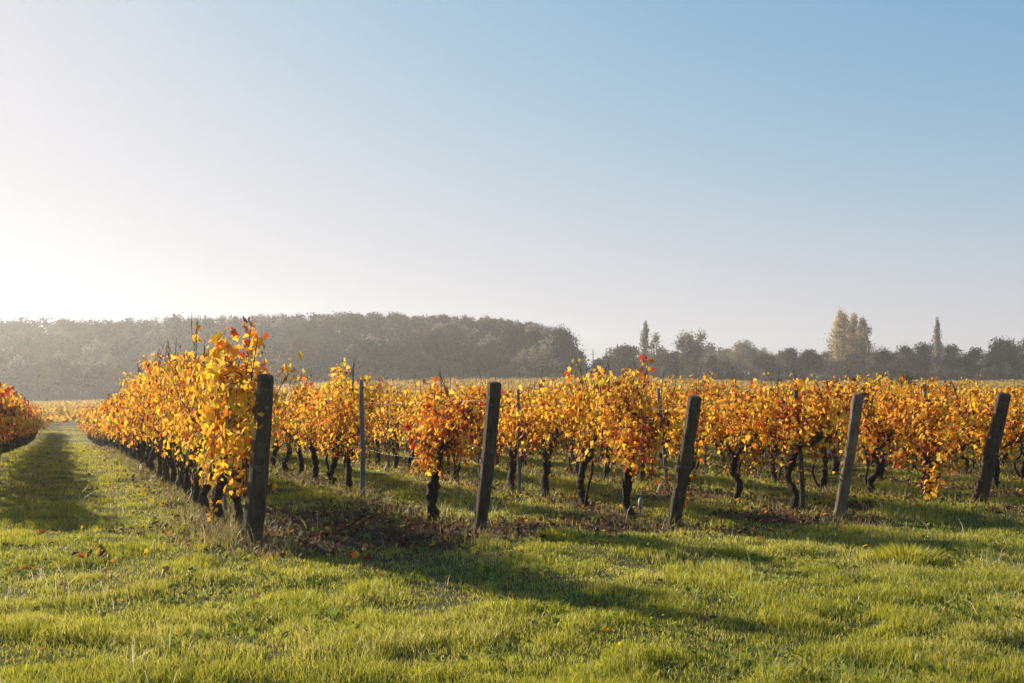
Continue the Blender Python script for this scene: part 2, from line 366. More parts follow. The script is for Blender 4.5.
    for (pts, pal, n, spr, ls) in extra:
        n = int(n * 1.4); ls *= .78
        path = spline(pts, 12); cn.add(path, np.linspace(.006, .003, 12), 5, .2, r, cap=False)
        if n: along(path[2:], pal, n, spr, ls)
    shp = {3: LEAF3, 2: LEAF2, 1: LEAF1}[lod]
    V, F, K = leaves_arrays(np.concatenate(cen), np.concatenate(nr), np.concatenate(tp), np.concatenate(sz), np.concatenate(co), shp)
    return tb.mesh('vine_trunk'), mk_mesh('vine_foliage', V, F, K), cn.mesh('vine_canes') if cn.Q else None, (V, F, K)

ANG = math.atan2(RD[1], RD[0])
def put_vine(meshes, x, y, label, group, flip=False, sc=1.0, zs=1.0):
    root = empty('grapevine', (x, y, hz(x, y)), ANG + (pi if flip else 0) + (random.random() - .5) * .12)
    root.scale = (sc, sc, sc * zs); tag(root, label, 'grapevine', group)
    for nm, me, mt in (('trunk', meshes[0], M_BARK), ('foliage', meshes[1], M_VLEAF), ('cane', meshes[2], M_CANE)):
        if me: link(nm, me, mt, root)
    return root
random.seed(5)
ORD = ['first', 'second', 'third', 'fourth', 'fifth', 'sixth', 'seventh', 'eighth', 'ninth', 'tenth', 'eleventh', 'twelfth']
ROWN = {1: 'the thick leaning post beside the grass track', 2: 'the dark post second from the left', 3: 'the middle leaning post', 4: 'the pale weathered post', 5: 'the stout leaning post at the right edge'}
FRONT = {1: [.5, 1.55, 2.6, 3.6, 4.5, 5.5, 6.6, 7.6, 8.6], 2: [1.2, 2.5, 4.75, 5.7, 6.8], 3: [.79, 1.9, 3.0, 4.1, 5.2], 4: [.62, 1.74, 2.9, 4.1, 5.2], 5: [.62, 1.6, 2.6, 3.7], 6: [.3, 1.45, 2.6, 3.7]}
FRONT[2].remove(2.5)
G_V = 'golden autumn vines in the vineyard rows'
# particular vines at the headland: (row, index) -> parameters and label
SPECIAL = {
 (1, 0): (dict(base='gold', accents=('orange', 'green', 'red'), nshoot=18, per=34, top=1.52, low=.58, lsize=.10, bare=2, extra=[
        ([(0, 0, .8), (-.25, -.05, 1.25), (-.32, -.06, 1.62), (-.36, -.05, 1.80)], 'orange', 85, .075, .085),
        ([(0, 0, 1.1), (-.2, -.02, 1.5), (-.33, -.04, 1.85), (-.36, -.05, 1.95)], 'red', 16, .035, .075),
        ([(0, 0, 1.0), (-.12, .10, 1.35), (-.2, .15, 1.62), (-.18, .16, 1.75)], 'gold', 60, .07, .115),
        ([(-.1, 0, 1.5), (-.35, .22, 1.4), (-.52, .30, 1.15), (-.56, .32, .72)], 'gold', 62, .06, .125),
        ([(-.1, 0, 1.4), (-.5, .2, 1.38), (-.66, .22, 1.2), (-.7, .22, 1.05)], 'green', 12, .04, .10),
        ([(-.2, 0, .7), (-.3, .2, .6), (-.3, .26, .42), (-.3, .28, .15)], 'gold', 9, .03, .085)]),
     'tall bushy golden vine with red tip rising right behind the thick leaning post'),
 (1, 3): (dict(base='gold', accents=('orange', 'red'), nshoot=17, per=28, top=1.55, bare=2, extra=[
        ([(.1, 0, 1.35), (.12, 0, 1.65), (.28, .02, 1.95), (.42, .0, 2.16)], 'dark', 0, .03, .05), ([(.16, 0, 1.78), (.05, 0, 1.9), (-.06, 0, 2.02)], 'dark', 0, .03, .05),
        ([(.05, 0, 1.5), (-.0, 0, 1.8), (-.12, 0, 2.0), (-.2, 0, 2.08)], 'gold', 8, .03, .09)]), 'golden vine with tall forked bare canes above it, fourth from the thick post'),
 (2, 0): (dict(base='gold', accents=('red', 'orange', 'orange', 'dark'), nshoot=17, per=34, half=.66, top=1.38, low=.70, trunk_r=.058, bare=3, lsize=.09),
     'orange vine with a red patch and thick black trunk, left of the second post'),
 (2, 1): (dict(base='gold', accents=('orange',), nshoot=18, per=34, top=1.66, bare=3), 'tall golden vine with crooked trunk beside the grey stake between the first posts'),
 (3, 0): (dict(base='gold', accents=('red', 'dark', 'orange'), nshoot=16, per=34, half=.46, top=1.38, low=.70, trunk_r=.052, bare=3, extra=[
        ([(-.2, 0, 1.2), (-.28, 0, 1.5), (-.36, 0, 1.72), (-.33, 0, 1.80)], 'red', 15, .03, .07),
        ([(0, 0, .6), (-.5, -.05, .5), (-.75, -.1, .32), (-.82, -.1, .22)], 'red', 12, .05, .085)]),
     'golden vine with a red shoot standing above it, left of the middle leaning post'),
 (4, 0): (dict(base='gold', accents=('orange', 'red'), nshoot=16, per=32, half=.6, top=1.38, low=.72, trunk_r=.055, bare=4), 'golden vine on a tall dark forked trunk left of the pale weathered post'),
 (4, 1): (dict(base='gold', accents=('orange', 'red'), nshoot=18, per=32, top=1.4, bare=2), 'yellow vine with a red patch low down, between the middle and pale posts'),
 (5, 0): (dict(base='orange', accents=('dark', 'rust', 'gold'), nshoot=18, per=32, half=.6, top=1.38, low=.55, lsize=.09, bare=2, extra=[
        ([(0, 0, .7), (-.12, .05, .5), (-.15, .1, .3), (-.15, .1, .05)], 'orange', 60, .07, .085)]),
     'rust brown vine with leaves hanging to the ground beside the rightmost post'),
 (5, 1): (dict(base='orange', accents=('dark', 'gold'), nshoot=18, per=32, top=1.4, bare=2), 'orange vine with a dark brown patch between the pale post and rightmost post'),
}
hi = [gen_vine(100 + q, nshoot=18, per=26, half=.74, low=.68, top=1.24 + .055 * (q * 5 % 6), base=['gold', 'gold', 'orange', 'gold', 'gold'][q % 5], accents=[('orange',), ('orange', 'dark'), ('gold', 'gold', 'red'), ('gold', 'orange'), ('orange', 'dark', 'gold')][q % 5], lod=3, spikes=3 + q % 3, bare=3 + q % 3)[:3] for q in range(12)]
mid = [gen_vine(200 + q, nshoot=15, per=20, half=.74, top=1.34 + .04 * (q % 3), base=['gold', 'orange', 'gold', 'rust'][q % 4], accents=('orange', 'rust') if q % 2 else ('orange', 'gold'), lod=2, lsize=.11, bare=2)[:3] for q in range(8)]
midl = [gen_vine(240 + q, nshoot=14, per=20, half=.7, top=1.32 + .04 * (q % 3), base=['orange', 'gold', 'rust'][q % 3], accents=('rust', 'orange'), lod=2, lsize=.10, bare=1)[:3] for q in range(4)]
lowv = [gen_vine(300 + q, nshoot=10, per=9, half=.6, top=1.42, base=['gold', 'orange', 'gold', 'rust'][q % 4], accents=('orange', 'gold'), lod=1, lsize=.17, bare=0, spikes=1) for q in range(5)]

cand = []
def ends(row): return 62 if row >= 1 else 66
for row in [-3, -2, -1] + list(range(1, 34)):
    ts = list(FRONT.get(row, []))
    t = (ts[-1] + 1.1) if ts else ((5.5 if row < 0 else .3) + random.random() * .4)
    while t < ends(row): ts.append(t); t += 1.12 + (random.random() - .5) * .16
    for k, t in enumerate(ts):
        x, y = row_pos(row, t)
        vis = abs(x / y) < .5095 + .5 / y
        margin = abs(x / y) < .60 + 1.5 / y
        if not margin and not (row < 0 and t < 18): continue
        if random.random() < .03 and t > 8 and row > 1: continue       # a missing vine here and there
        sc = y * (.55 if row in (-1, 1) else 1.0) + (0 if vis else 30) + (25 if row < -1 else 0) - (35 if row == -1 and t < 16 else 0)
        cand.append((sc, row, k, t, x, y, vis))
cand.sort(key=lambda c: c[0])
NEAR = cand[:300]; REST = cand[300:]
for (sc, row, k, t, x, y, vis) in NEAR:
    if (row, k) in SPECIAL:
        kw, lab = SPECIAL[(row, k)]; put_vine(gen_vine(900 + row * 10 + k, **kw)[:3], x, y, lab, G_V, zs=1.12 if (row, k) == (1, 3) else 1.0); continue
    if row == -1:
        lab = 'orange vine in the row at the left edge, across the grass track'; ms = midl[random.randrange(4)]; grp = 'orange vines in the left row'
    elif row in ROWN:
        j = k
        if j < len(ORD): lab = '%s vine back in the row behind %s' % (ORD[j], ROWN[row]); grp = G_V
        else:
            lab = 'distant golden vine far down the row behind %s' % ROWN[row]; grp = 'distant vines of the row behind %s' % ROWN[row]
        ms = (hi if y < 21 else mid)
        ms = ms[random.randrange(len(ms))]
    else:
        lab = 'golden vine in the crowded rows behind the posts, right side'; grp = 'vines of the crowded rear rows'
        ms = (hi if y < 21 else mid); ms = ms[random.randrange(len(ms))]
    put_vine(ms, x, y, lab, grp, flip=random.random() < .5, sc=.95 + random.random() * .12, zs=(1.16 if row == -1 else 1.20 - .2 * float(sm((t - 7) / 10)) + .06 * random.random() if row == 1 else .92 + random.random() * .18))

def merge_copies(name, src, places, mat, label, cat):
    Vs = []; Fs = {}; Ks = []; n = 0
    for (x, y, z, a, s, q) in places:
        V, F, K = src[q]; c_, s_ = cos(a), sin(a)
        W = np.stack([x + s * (V[:, 0] * c_ - V[:, 1] * s_), y + s * (V[:, 0] * s_ + V[:, 1] * c_), z + s * V[:, 2]], 1)
        Vs.append(W); Ks.append(K)
        for f in F: Fs.setdefault(f.shape[1], []).append(f + n)
        n += len(V)
    return tag(link(name, mk_mesh(name, np.concatenate(Vs), [np.concatenate(v) for v in Fs.values()], np.concatenate(Ks)), mat), label, cat, kind='stuff')
merge_copies('rear_vines', [v[3] for v in lowv], [(c[4], c[5], hz(c[4], c[5]), ANG + random.choice([0, pi]), 1.0, random.randrange(5)) for c in REST], M_VLEAF,
             'massed golden vine rows receding behind the front vines', 'vines')

# far field beyond the block: thousands of small vines
places = []
r9 = np.random.default_rng(11)
fars = []
for q in range(4):
    n = 16; c = np.stack([(r9.random(n) - .5) * 1.3, r9.normal(0, .16, n), .45 + .75 * r9.random(n)], 1)
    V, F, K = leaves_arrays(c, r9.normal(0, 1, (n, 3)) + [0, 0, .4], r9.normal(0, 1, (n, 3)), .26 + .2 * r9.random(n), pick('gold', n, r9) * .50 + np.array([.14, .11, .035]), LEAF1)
    fars.append((V, F, K))
for u in np.arange(-150, 190, .95):
    for t in np.arange(69, 262, 1.25):
        x, y = P0 + HD * u + RD * (t + u * -.35)
        if (int(round((t - 69) / 1.25)) % 2): continue
        if y < 66 or y > 222 or abs(x / y) > .56: continue
        if r9.random() < .10 + .25 * (vnoise(x, y, 14, 3) > .6): continue
        places.append((x + r9.normal(0, .1), y, None, ANG + pi / 2, .85 + .3 * r9.random(), int(r9.integers(4))))
zz = hgt(np.array([p[0] for p in places]), np.array([p[1] for p in places]))
places = [(p[0], p[1], z, p[3], p[4], p[5]) for p, z in zip(places, zz)]
merge_copies('far_field_vines', fars, places, M_VLEAF, 'pale golden vineyard field reaching to the foot of the woods', 'vines')

# ------------------------------------------------------------------ posts, stakes, wires
def at(px, py, Y): return np.array([(px - 512) / FPX * Y, Y, CAMZ - (py - HOR) / FPX * Y])
def post(px0, px1, ytop, k, rb, rt, mat, label, lean=.34, chamfer=False):
    Y = 8.9 + k * .905; B = np.array([(px0 - 512) / FPX * Y, Y]); zb = hz(*B)
    Yt = Y - lean; T = at(px1, ytop, Yt)
    root = empty('wooden_post', (B[0], B[1], zb)); tag(root, label, 'post', 'wooden end posts at the headland')
    r = np.random.default_rng(50 + k); n = 26; P = []
    L0 = np.array([0, 0, -.12]); L1 = T - np.array([B[0], B[1], zb])
    tb = Tubes(); ts = np.linspace(0, 1, n)
    bend = (np.sin(ts * pi) * .012)[:, None] * np.array([1, 0, 0])
    P = L0 + (L1 - L0) * ts[:, None] + bend + r.normal(0, .0015, (n, 3))
    R = rb + (rt - rb) * ts**.8; R[:3] *= [1.12, 1.08, 1.03]; 
    # rings with lengthwise flats and checks
    P = np.vstack([P, P[-1] + (P[-1] - P[-2]) * .12]); R = np.append(R, R[-1] * .86)
    sides = 20; prof = 1 + .06 * np.sin(np.arange(sides) * 2.1 + k) + .05 * (r.random(sides) - .5)
    prof[r.integers(sides)] = .86; prof[r.integers(sides)] = .88
    V = []; Tn = (L1 - L0) / np.linalg.norm(L1 - L0); A = np.cross(Tn, [0, 1, 0]); A /= np.linalg.norm(A); Bv = np.cross(Tn, A)
    an = np.arange(sides) / sides * 2 * pi
    for i_ in range(len(P)):
        rr = R[i_] * prof * (1 + .035 * (r.random(sides) - .5)); V.append(P[i_] + rr[:, None] * (np.cos(an)[:, None] * A + np.sin(an)[:, None] * Bv))
    V = np.concatenate(V); m_ = len(P); j = np.arange(sides); kk = (j + 1) % sides
    Q = np.concatenate([np.stack([a * sides + j, a * sides + kk, (a + 1) * sides + kk, (a + 1) * sides + j], 1) for a in range(m_ - 1)])
    V = np.vstack([V, P[-1] + Tn * .004]); e = len(V) - 1; a = (m_ - 1) * sides
    me = mk_mesh('post_shaft', V, [Q, np.stack([a + j, a + kk, np.full(sides, e)], 1)], smooth=True)
    link('shaft', me, mat, root)
    for f in (.93, .52):
        wt = Tubes(); c = L0 + (L1 - L0) * f; rr = (rb + (rt - rb) * f) * 1.07
        for s_ in range(3):
            an2 = np.linspace(0, 2 * pi, 17); wt.add(c + Tn * .008 * s_ + rr * (np.cos(an2)[:, None] * A + np.sin(an2)[:, None] * Bv), .0014, 4, 0, cap=False)
        tail = c + A * rr * -1
        wt.add([tail, tail + np.array([-.02, -.03, .02]), tail + np.array([-.05, -.02, -.03])], .002, 4, 0, cap=False)
        link('wire_tie', wt.mesh('wire_tie'), M_WIRE, root)
    return B, zb, L0, L1
posts = {}
for row, a in {1: (250, 266, 376, 0, .098, .066, M_POST, 'thick dark leaning post at the end of the row beside the grass track'),
          2: (478, 495, 383, 1, .062, .064, M_POST, 'dark slim leaning post with a sawn top, second from the left'),
          3: (670, 695, 397, 2, .070, .068, M_POST, 'middle leaning post with its left side catching the sun'),
          4: (837, 858, 395, 3, .064, .062, M_POST2, 'pale weathered square looking leaning post, fourth from the left'),
          5: (975, 1004, 394, 4, .092, .078, M_POST, 'stout dark leaning post at the right edge of the view')}.items():
    posts[row] = post(*a)

def stake(px, ytop, row, t, r0, label, lean=0, mat=M_STAKE, grp='grey stakes holding the vine rows', h=None):
    x, y = row_pos(row, t)
    if px is not None: x, y = np.array([x, y]) - HD * (.42 if row != 2 else .3); x = (px - 512) / FPX * y
    z = hz(x, y); H = (CAMZ + (HOR - ytop) / FPX * y - z) if h is None else h
    root = empty('vineyard_stake', (x, y, z)); tag(root, label, 'stake', grp)
    tb = Tubes(); n = 9; ts = np.linspace(0, 1, n)[:, None]
    P = np.array([0, 0, -.1]) + ts * np.array([lean, 0, H + .1]); P[:, 0] += .01 * np.sin(ts[:, 0] * 5)
    tb.add(P, np.linspace(r0, r0 * .9, n), 6, .10, np.random.default_rng(int(t * 10) + row)); link('shaft', tb.mesh('stake_shaft', smooth=False), mat, root)
    for f in (.45, .72, .93):
        wt = Tubes(); an2 = np.linspace(0, 2 * pi, 9); wt.add(np.array([lean * f, 0, H * f]) + r0 * 1.15 * np.stack([np.cos(an2), np.sin(an2), 0 * an2], 1), .003, 4, 0, cap=False)
        link('wire_clip', wt.mesh('wire_clip'), M_WIRE, root)
stake(362, 380, 2, 4.05, .034, 'grey stake between the thick post and the second post')
stake(519, 390, 3, 3.9, .028, 'thin grey stake just right of the second post')
stake(667, 388, 4, 3.5, .030, 'slanting grey stake seen just left of the middle post', lean=-.12)
stake(803, 390, 4, .70, .032, 'tall dark slanting vine trunk between the middle and pale posts', lean=-.08, mat=M_POST)  # upper part of a tall vine trunk, added as a stake-shaped pole
stake(925, 384, 5, .95, .026, 'grey stake standing between the pale post and the rightmost post')
stake(705, 390, 5, 8.5, .028, 'small grey stake showing just right of the middle post')
stake(388, 390, 3, 9.5, .028, 'small grey stake far back, right of the tall golden vine')
stake(224, 470, 1, 2.2, .018, 'short thin stake among the first trunks of the track side row', h=.8)
for row in range(1, 14):
    for t in (9.5, 15, 20.5, 26, 33, 40):
        if row < 6 and t < 10: continue
        x, y = row_pos(row, t)
        if abs(x / y) > .52: continue
        stake(None, None, row, t, .028, 'small grey stake deep in the rear vine rows', h=1.32 + .14 * random.random(), grp='small stakes deep in the rows', lean=random.uniform(-.05, .05))

def wire(name_label, pts, r=.0014):
    P = np.array(pts, float); o = P[0].copy(); tb = Tubes(); tb.add(P - o, r, 4, 0, cap=False)
    ob = link('trellis_wire', tb.mesh('trellis_wire'), M_WIRE); ob.location = o
    tag(ob, name_label, 'wire', 'trellis wires along the vine rows')
for row in range(1, 6):
    B, zb, L0, L1 = posts[row]
    for f, hname in ((.50, 'lower'), (.90, 'upper')):
        s = np.array([B[0], B[1], zb]) + L0 + (L1 - L0) * f; hh = s[2] - zb
        pts = [s]
        for t in list(np.arange(1, 40, 2.0)):
            x, y = row_pos(row, t); pts.append(np.array([x, y, hz(x, y) + hh - .015 * (t % 4 > 1)]))
        wire('%s trellis wire running back from %s' % (hname, ROWN[row]), pts)
    # stay wire from the top of the post to the soil in front
    s = np.array([B[0], B[1], zb]) + L0 + (L1 - L0) * .8; g_ = B - RD * .28 + HD * .1
    if row in (1, 3): wire('stay wire slanting from %s to the soil' % ROWN[row], [s, [g_[0], g_[1], hz(*g_) - .02]], .0025)

# short marker with a pale wrap beside a trunk in the third row
mx_, my_ = at(640, 0, 11.2)[:2]
mk = empty('marker_peg', (mx_, my_, hz(mx_, my_))); tag(mk, 'short peg with a pale plastic wrap beside a trunk, left of the middle post', 'peg')
tb = Tubes(); tb.add([(0, 0, -.04), (0, 0, .12), (.01, 0, .26)], .009, 6, .2); link('shaft', tb.mesh('peg_shaft'), M_STAKE, mk)
tb = Tubes(); tb.add([(0.003, 0, .14), (.006, 0, .19), (.01, 0, .25)], [.018, .024, .018], 8, .5); link('wrap', tb.mesh('peg_wrap'), M_PALE, mk)

# ------------------------------------------------------------------ grass
def sample_ground(n, y0, y1, power, side=.58, seed=1):
    r = np.random.default_rng(seed); u = r.random(n)
    if abs(power - 2) < 1e-3: Y = y0 * (y1 / y0)**u
    else: e = 2 - power; Y = (y0**e + u * (y1**e - y0**e))**(1 / e)
    X = (r.random(n) * 2 - 1) * (side * Y + .5); return X, Y, r
def blades(name, n, y0, y1, power, hscale, wscale, pal, seed, maskfn, label, cat, lean=.45, side=.58):
    X, Y, r = sample_ground(n, y0, y1, power, side, seed)
    k = r.random(n) < maskfn(X, Y, r); X, Y = X[k], Y[k]; n = len(X)
    cl = fbm(X, Y, .34, 40, 2); big = fbm(X, Y, 1.7, 44, 2)
    tuft = sm((cl - .48) / .22)
    H = hscale * (.55 + .55 * r.random(n)) * (.55 + .75 * tuft + .45 * (big - .4) + .7 * (fbm(X, Y, .13, 45, 2) - .45)) * (1 + .3 * (r.random(n) < .05))
    H = np.clip(H, .022, .5)
    W = wscale * (.7 + .6 * r.random(n)) * (Y / 6.)**.62
    a = r.random(n) * 2 * pi; d = np.stack([np.cos(a), np.sin(a)], 1)
    b2 = r.random(n) * 2 * pi; sd_ = np.stack([np.cos(b2), np.sin(b2), 0 * b2], 1)
    ln = H * lean * (.3 + 1.2 * r.random(n))
    Z = hgt(X, Y) - .006; B = np.stack([X, Y, Z], 1)
    M = B + np.stack([d[:, 0] * ln * .35, d[:, 1] * ln * .35, H * .6], 1); T = B + np.stack([d[:, 0] * ln, d[:, 1] * ln, H * (1 - .12 * r.random(n))], 1)
    w_ = W[:, None] * sd_ * .5
    V = np.stack([B - w_, B + w_, M + w_ * .8, M - w_ * .8, T], 1).reshape(-1, 3)
    i_ = np.arange(n) * 5
    ci = r.random(n); dry = sm((fbm(X, Y, .9, 50) - .42) / .25)
    col = np.array(pal[0])[None] * (1 - ci[:, None]) + np.array(pal[1])[None] * ci[:, None]
    dm = (r.random(n) < .10 + .30 * dry)[:, None]; col = np.where(dm, np.array(pal[2])[None], col) * (.75 + .5 * r.random((n, 1)))
    ob = link(name, mk_mesh(name, V, [np.stack([i_, i_ + 1, i_ + 2, i_ + 3], 1), np.stack([i_ + 3, i_ + 2, i_ + 4], 1)], np.repeat(col, 5, axis=0)), M_GRASS)
    tag(ob, label, cat, kind='stuff'); return ob
GP = ((.19, .20, .016), (.50, .48, .04), (.54, .46, .13))
blades('grass', 1250000, 4.0, 75, 1.85, .062, .0038, GP, 21, lambda X, Y, r: (1 - .93 * soil_mask(X, Y) * (Y < 60)) * (.42 + .58 * sm((fbm(X, Y, .34, 40, 2) - .36) / .22)), 'yellow green rough grass of the headland and track', 'grass')
DP = ((.16, .13, .05), (.34, .27, .11), (.14, .17, .03))
def dry_mask(X, Y, r):
    u, t = row_coord(X, Y); k = np.round(u / SP); du = np.abs(u - k * SP); return np.where((u > -.7) & (t > -.9) & (t < 30), np.exp(-(du / .34)**2) * (.30 + .5 * (k == 0)), 0)
blades('dry_weeds', 260000, 7.5, 34, 1.8, .15, .0038, DP, 22, dry_mask, 'dry straw coloured weeds along the foot of the vine rows', 'weeds', lean=.7)
blades('tall_grass', 26000, 4.2, 15, 1.7, .19, .0036, ((.16, .22, .04), (.32, .34, .08), (.55, .48, .30)), 23, lambda X, Y, r: .75 * sm((fbm(X, Y, .8, 60) - .5) / .2) * (1 - .6 * soil_mask(X, Y)), 'scattered taller grass stems and pale straws', 'grass', lean=.7)

def ground_at(px, py):
    Y = CAMZ * FPX / (py - HOR)
    for _ in range(12): Y = .5 * Y + .5 * (CAMZ - hz((px - 512) / FPX * Y, Y) - .03) * FPX / (py - HOR)
    return (px - 512) / FPX * Y, Y
# bright tufts standing proud of the sward
def tuft(px, py, rad, h, n, label, seed):
    x, Y = ground_at(px, py); z = hz(x, Y); Y2 = Y
    r = np.random.default_rng(seed); a = r.random(n) * 2 * pi; q = rad * np.sqrt(r.random(n)); H = h * (.5 + .6 * r.random(n)) * (1 - .5 * (q / rad)**2)
    B = np.stack([np.cos(a) * q, np.sin(a) * q, hgt(x + np.cos(a) * q, Y + np.sin(a) * q) - z - .01], 1)
    d = np.stack([np.cos(a), np.sin(a)], 1) * (.25 + .6 * r.random(n))[:, None] * H[:, None] * (.4 + q / rad)[:, None]
    b2 = r.random(n) * 2 * pi; w_ = np.stack([np.cos(b2), np.sin(b2), 0 * b2], 1) * .0032
    M = B + np.stack([d[:, 0] * .35, d[:, 1] * .35, H * .62], 1); T = B + np.stack([d[:, 0], d[:, 1], H * .95], 1)
    V = np.stack([B - w_, B + w_, M + w_ * .8, M - w_ * .8, T], 1).reshape(-1, 3); i_ = np.arange(n) * 5
    c = np.array(GP[0]) + (np.array(GP[1]) - np.array(GP[0])) * r.random((n, 1)); c = c * (.9 + .4 * r.random((n, 1)))
    o = link('grass_tuft', mk_mesh('grass_tuft', V, [np.stack([i_, i_ + 1, i_ + 2, i_ + 3], 1), np.stack([i_ + 3, i_ + 2, i_ + 4], 1)], np.repeat(c, 5, axis=0)), M_GRASS)
    o.location = (x, Y, z); tag(o, label, 'grass tuft')
tuft(908, 556, .26, .17, 900, 'big bright green grass tuft in the headland below the rightmost post', 1)
tuft(740, 552, .2, .13, 700, 'low leafy green tuft in front of the pale and middle posts', 2)
tuft(560, 535, .18, .14, 500, 'small green tuft between the second and middle posts', 3)

X, Y, r = sample_ground(46000, 4.2, 22, 1.75, .56, 37)
k = r.random(len(X)) < sm((fbm(X, Y, .5, 83) - .56) / .12) * .45; X, Y = X[k], Y[k]; n = len(X)
V, F, K = leaves_arrays(np.stack([X, Y, hgt(X, Y) + .02 + .035 * r.random(n)], 1), r.normal(0, .55, (n, 3)) + [0, 0, 1], r.normal(0, 1, (n, 3)), (.018 + .030 * r.random(n)**2) * (Y / 6)**.4,
                        (np.array([.10, .16, .03]) + np.array([.14, .13, .02]) * r.random((n, 1))) * (.7 + .6 * r.random((n, 1))), LEAF2)
tag(link('clover', mk_mesh('clover', V, F, K), M_WEED), 'patches of small broad green weeds among the grass', 'weeds', kind='stuff')
# ------------------------------------------------------------------ leaf litter and fallen leaves
X, Y, r = sample_ground(60000, 5.0, 40, 1.7, .56, 31)
sm_ = soil_mask(X, Y); u, t = row_coord(X, Y)
pr = np.where((u > -1.2) & (t > -1.0), sm_ * .8 + .02, .006); k = r.random(len(X)) < pr; X, Y = X[k], Y[k]; n = len(X)
V, F, K = leaves_arrays(np.stack([X, Y, hgt(X, Y) + .012 + .03 * r.random(n)], 1), r.normal(0, .5, (n, 3)) + [0, 0, 1], r.normal(0, 1, (n, 3)), (.024 + .030 * r.random(n)) * (Y / 8)**.4,
                        np.where((r.random(n) < np.where(soil_mask(X, Y) > .3, .07, .6))[:, None], pick('orange', n, r) * .7, np.array([.10, .055, .03]) * (.4 + 1.3 * r.random((n, 1))) * np.array([[1, 1, 1]])), LEAF2)
tag(link('leaf_litter', mk_mesh('leaf_litter', V, F, K), M_VLEAF), 'brown and orange leaf litter under the vines', 'leaf litter', kind='stuff')
FL = [(12, 548, 'orange', .07, 1, 'small orange leaf at the very left edge of the track'), (96, 547, 'orange', .07, 2, 'pair of small orange leaves above the dark red cluster'), (180, 545, 'red', .06, 1, 'tiny red leaf left of the dry weeds by the thick post'), (121, 585, 'rust', .06, 1, 'tiny brown leaf below the pale orange leaf'), (62, 590, 'red', .07, 2, 'two small red leaves low on the left grass'),
      (28, 573, 'orange', .10, 2, 'small orange leaf pair at the left edge of the grass track'), (40, 536, 'rust', .13, 3, 'brown red leaf heap on the track near the left shadow'),
      (84, 561, 'red', .13, 4, 'largest dark red leaf cluster on the grass track'), (106, 574, 'gold', .09, 1, 'single pale orange leaf right of the red leaf cluster'),
      (133, 516, 'orange', .10, 1, 'orange leaf on the track level with the shaded edge'), (161, 508, 'red', .09, 1, 'small red leaf near the first trunks by the track'),
      (150, 523, 'red', .07, 1, 'tiny red leaf on the grass left of the trunks'), (146, 556, 'gold', .06, 1, 'tiny golden leaf in the grass before the thick post'),
      (46, 564, 'red', .06, 1, 'tiny red leaf between the two leaf clusters'), (82, 531, 'rust', .07, 1, 'small dull brown leaf in mid track'),
      (360, 562, 'red', .12, 4, 'vivid red orange leaf cluster on dark soil between two posts'), (382, 580, 'red', .07, 1, 'small red leaf at the grass edge below the dark soil'),
      (208, 527, 'gold', .09, 5, 'golden leaves low to the ground left of the thick post'), (507, 532, 'red', .07, 1, 'small red leaf right of the second post'),
      (458, 512, 'gold', .07, 1, 'small golden leaf beside the black trunk'), (760, 626, 'red', .05, 1, 'tiny red leaf in the shaded lower right grass'),
      (692, 494, 'red', .11, 6, 'bright red leaf sprig just right of the middle post foot')]
for q, (px, py, pal, s, n, lab) in enumerate(FL):
    x, Y = ground_at(px, py); z = hz(x, Y); r = np.random.default_rng(70 + q)
    up = .03 + .05 * np.arange(n) * (.8 if 'sprig' in lab or 'low to' in lab else .12)
    V, F, K = leaves_arrays(np.stack([r.normal(0, s * .4, n) * (n > 1), r.normal(0, s * .4, n) * (n > 1), up + .035], 1), r.normal(0, .5, (n, 3)) + [-.1, -.5, .9], r.normal(0, 1, (n, 3)), s * .58 * (.8 + .4 * r.random(n)), pick(pal, n, r) * .75, LEAF3)
    o = link('fallen_leaf' if n == 1 else 'fallen_leaves', mk_mesh('fallen_leaf', V, F, K), M_VLEAF); o.location = (x, Y, z); tag(o, lab, 'fallen leaf', 'fallen leaves on the ground')

